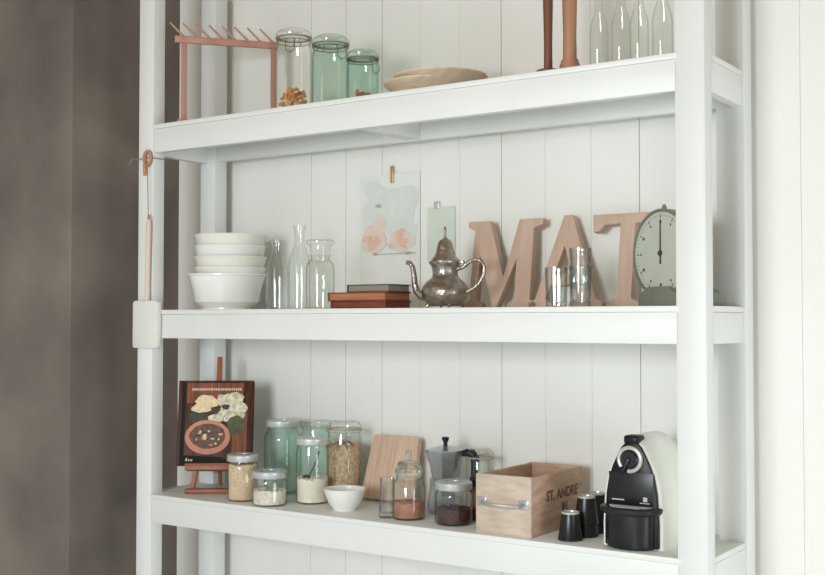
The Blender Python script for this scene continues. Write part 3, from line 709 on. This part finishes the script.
# coffee machine
cm = thing('coffee_machine', 'cream and black capsule coffee machine at the right end of the lower shelf', 'coffee machine', (-.128, .055, ZL))
def arch(sc_, top, n=14, foot=.071, base=0.):
    prof = [(base, foot), (.06, foot), (.13, foot*.94), (.165, foot*.85), (.195, foot*.70), (.220, foot*.53), (.240, foot*.37), (.252, foot*.2), (.256, 0)]
    prof = [(z*top/.256, w*sc_) for z, w in prof]
    return [(w, z) for z, w in prof]+[(-w, z) for z, w in prof[-2::-1]]
b = MB()
t_ = bmesh.new(); secs = []
for y, s1, tz in ((.0, 1.02, .246), (.012, 1.06, .250), (.08, 1.08, .257), (.15, 1.05, .254), (.21, .98, .234), (.232, .86, .20)):
    secs.append([t_.verts.new((x_, y, z_)) for x_, z_ in arch(s1, tz)])
for a, c in zip(secs, secs[1:]):
    n = len(a)
    for i in range(n): t_.faces.new((a[i], a[(i+1) % n], c[(i+1) % n], c[i]))
t_.faces.new(secs[0]); t_.faces.new(secs[-1][::-1])
bmesh.ops.recalc_face_normals(t_, faces=t_.faces[:]); b.merge(t_); b.build('housing', CREAM, cm, ang=50)
b = MB(); b.prism(arch(.92, .244, base=.004), -.010, .001, bev=.0025); fp = b.build('front_panel', BLACK, cm)
b = MB(); b.box(-.054, .054, -.0110, -.0098, .098, .172, bev=.0004); b.build('recess', BLACKG, fp)
b = MB(); b.box(-.046, -.016, -.0122, -.0108, .1075, .1105); b.build('trim_strip', SILVER, fp)
b = MB(); b.box(.030, .040, -.0122, -.0108, .108, .118); b.box(.022, .046, -.0122, -.0108, .1035, .1055); b.build('emblem', SILVER, fp)
MR = Matrix.Translation((0, -.010, .202)) @ Matrix.Rotation(R(90), 4, 'X')
b = MB(); b.tube([(.0265*math.cos(a), .0265*math.sin(a), .006) for a in [R(-100+i*(320/30)) for i in range(31)]], .0052, 10, M=MR); b.build('lever_ring', SILVER, cm)
b = MB(); b.lathe([(0, 0), (.021, 0), (.021, .010), (.018, .013), (0, .013)], 32, M=MR); b.box(-.004, .004, -.034, .004, .013, .019, bev=.002, M=MR @ Matrix.Rotation(R(-28), 4, 'Z')); b.build('lever_knob', BLACKG, cm)
b = MB(); b.box(-.018, .018, -.012, .030, .236, .256, bev=.006, seg=3); b.build('lever_cap', BLACK, cm)
# drip tray
b = MB(); b.lathe([(0, .002), (.054, .002), (.058, .006), (.060, .078), (.0, .078)], 48, c=(-.002, -.004), sy=.72); dt = b.build('drip_container', BLACKG, cm)
b = MB(); b.lathe([(0, .078), (.066, .078), (.073, .084), (.074, .092), (.071, .095), (.0, .095)], 48, c=(-.002, -.004), sy=.74); b.build('cup_platform', BLACKM, dt)
b = MB()
for i in range(-4, 5):
    w = .052*math.sqrt(max(0, 1-(i/5.2)**2)); b.box(-w, w, -.004+i*.0085-.0014, -.004+i*.0085+.0014, .0945, .0966)
b.build('grille', SILVER, dt)
b = MB(); b.box(-.062, .062, .0, .225, 0, .004, bev=.001); b.build('base_plate', BLACKM, cm)
b = MB(); b.lathe([(0, 0), (.008, 0), (.008, .003), (0, .004)], 20, M=Matrix.Translation((.0695, .12, .03)) @ Matrix.Rotation(R(90), 4, 'Y')); b.build('side_button', SILVER, cm)

# ------------------------------------------------------------------ light
w = bpy.data.worlds.new('daylight'); S.world = w; w.use_nodes = True
bg = w.node_tree.nodes['Background']; bg.inputs['Color'].default_value = (.92, .97, 1, 1); bg.inputs['Strength'].default_value = .55
def area(name, loc, target, sx, sy, power, col):
    l = bpy.data.lights.new(name, 'AREA'); l.shape = 'RECTANGLE'; l.size = sx; l.size_y = sy; l.energy = power; l.color = col
    o = bpy.data.objects.new(name, l); COL.objects.link(o); o.location = loc
    o.rotation_euler = (Vector(target)-Vector(loc)).to_track_quat('-Z', 'Y').to_euler(); return o
area('window_daylight', (.0, -4.3, 1.65), (-.8, .3, 1.0), 1.1, 1.1, 97, (.905, .967, 1))
area('side_fill_light', (2.5, -.9, .8), (-.2, .1, .9), 1.1, 1.2, 22, (.87, .955, 1))  # added fill from the right, brightens right-facing sides; no window modelled there
lp_ = bpy.data.lights.new('warm_fill_light', 'POINT'); lp_.energy = 4; lp_.color = (1, .78, .52); lp_.shadow_soft_size = .2  # added warm fill to tint the upper left, no fixture behind it
lo_ = bpy.data.objects.new('warm_fill_light', lp_); COL.objects.link(lo_); lo_.location = (-1.5, -1.5, 2.3)

cam = bpy.data.cameras.new('camera'); co = bpy.data.objects.new('camera', cam); COL.objects.link(co)
cam.sensor_width = 36; cam.lens = 1149/825*36; cam.clip_start = .05
co.location = (.94693, -2.40587, 1.40); co.rotation_euler = (R(91.69), 0, R(34.4))
S.camera = co
S.view_settings.view_transform = 'Standard'; S.view_settings.look = 'None'; S.view_settings.gamma = 1; S.view_settings.use_curve_mapping = False
S.view_settings.exposure = .04
S.cycles.transparent_max_bounces = 24
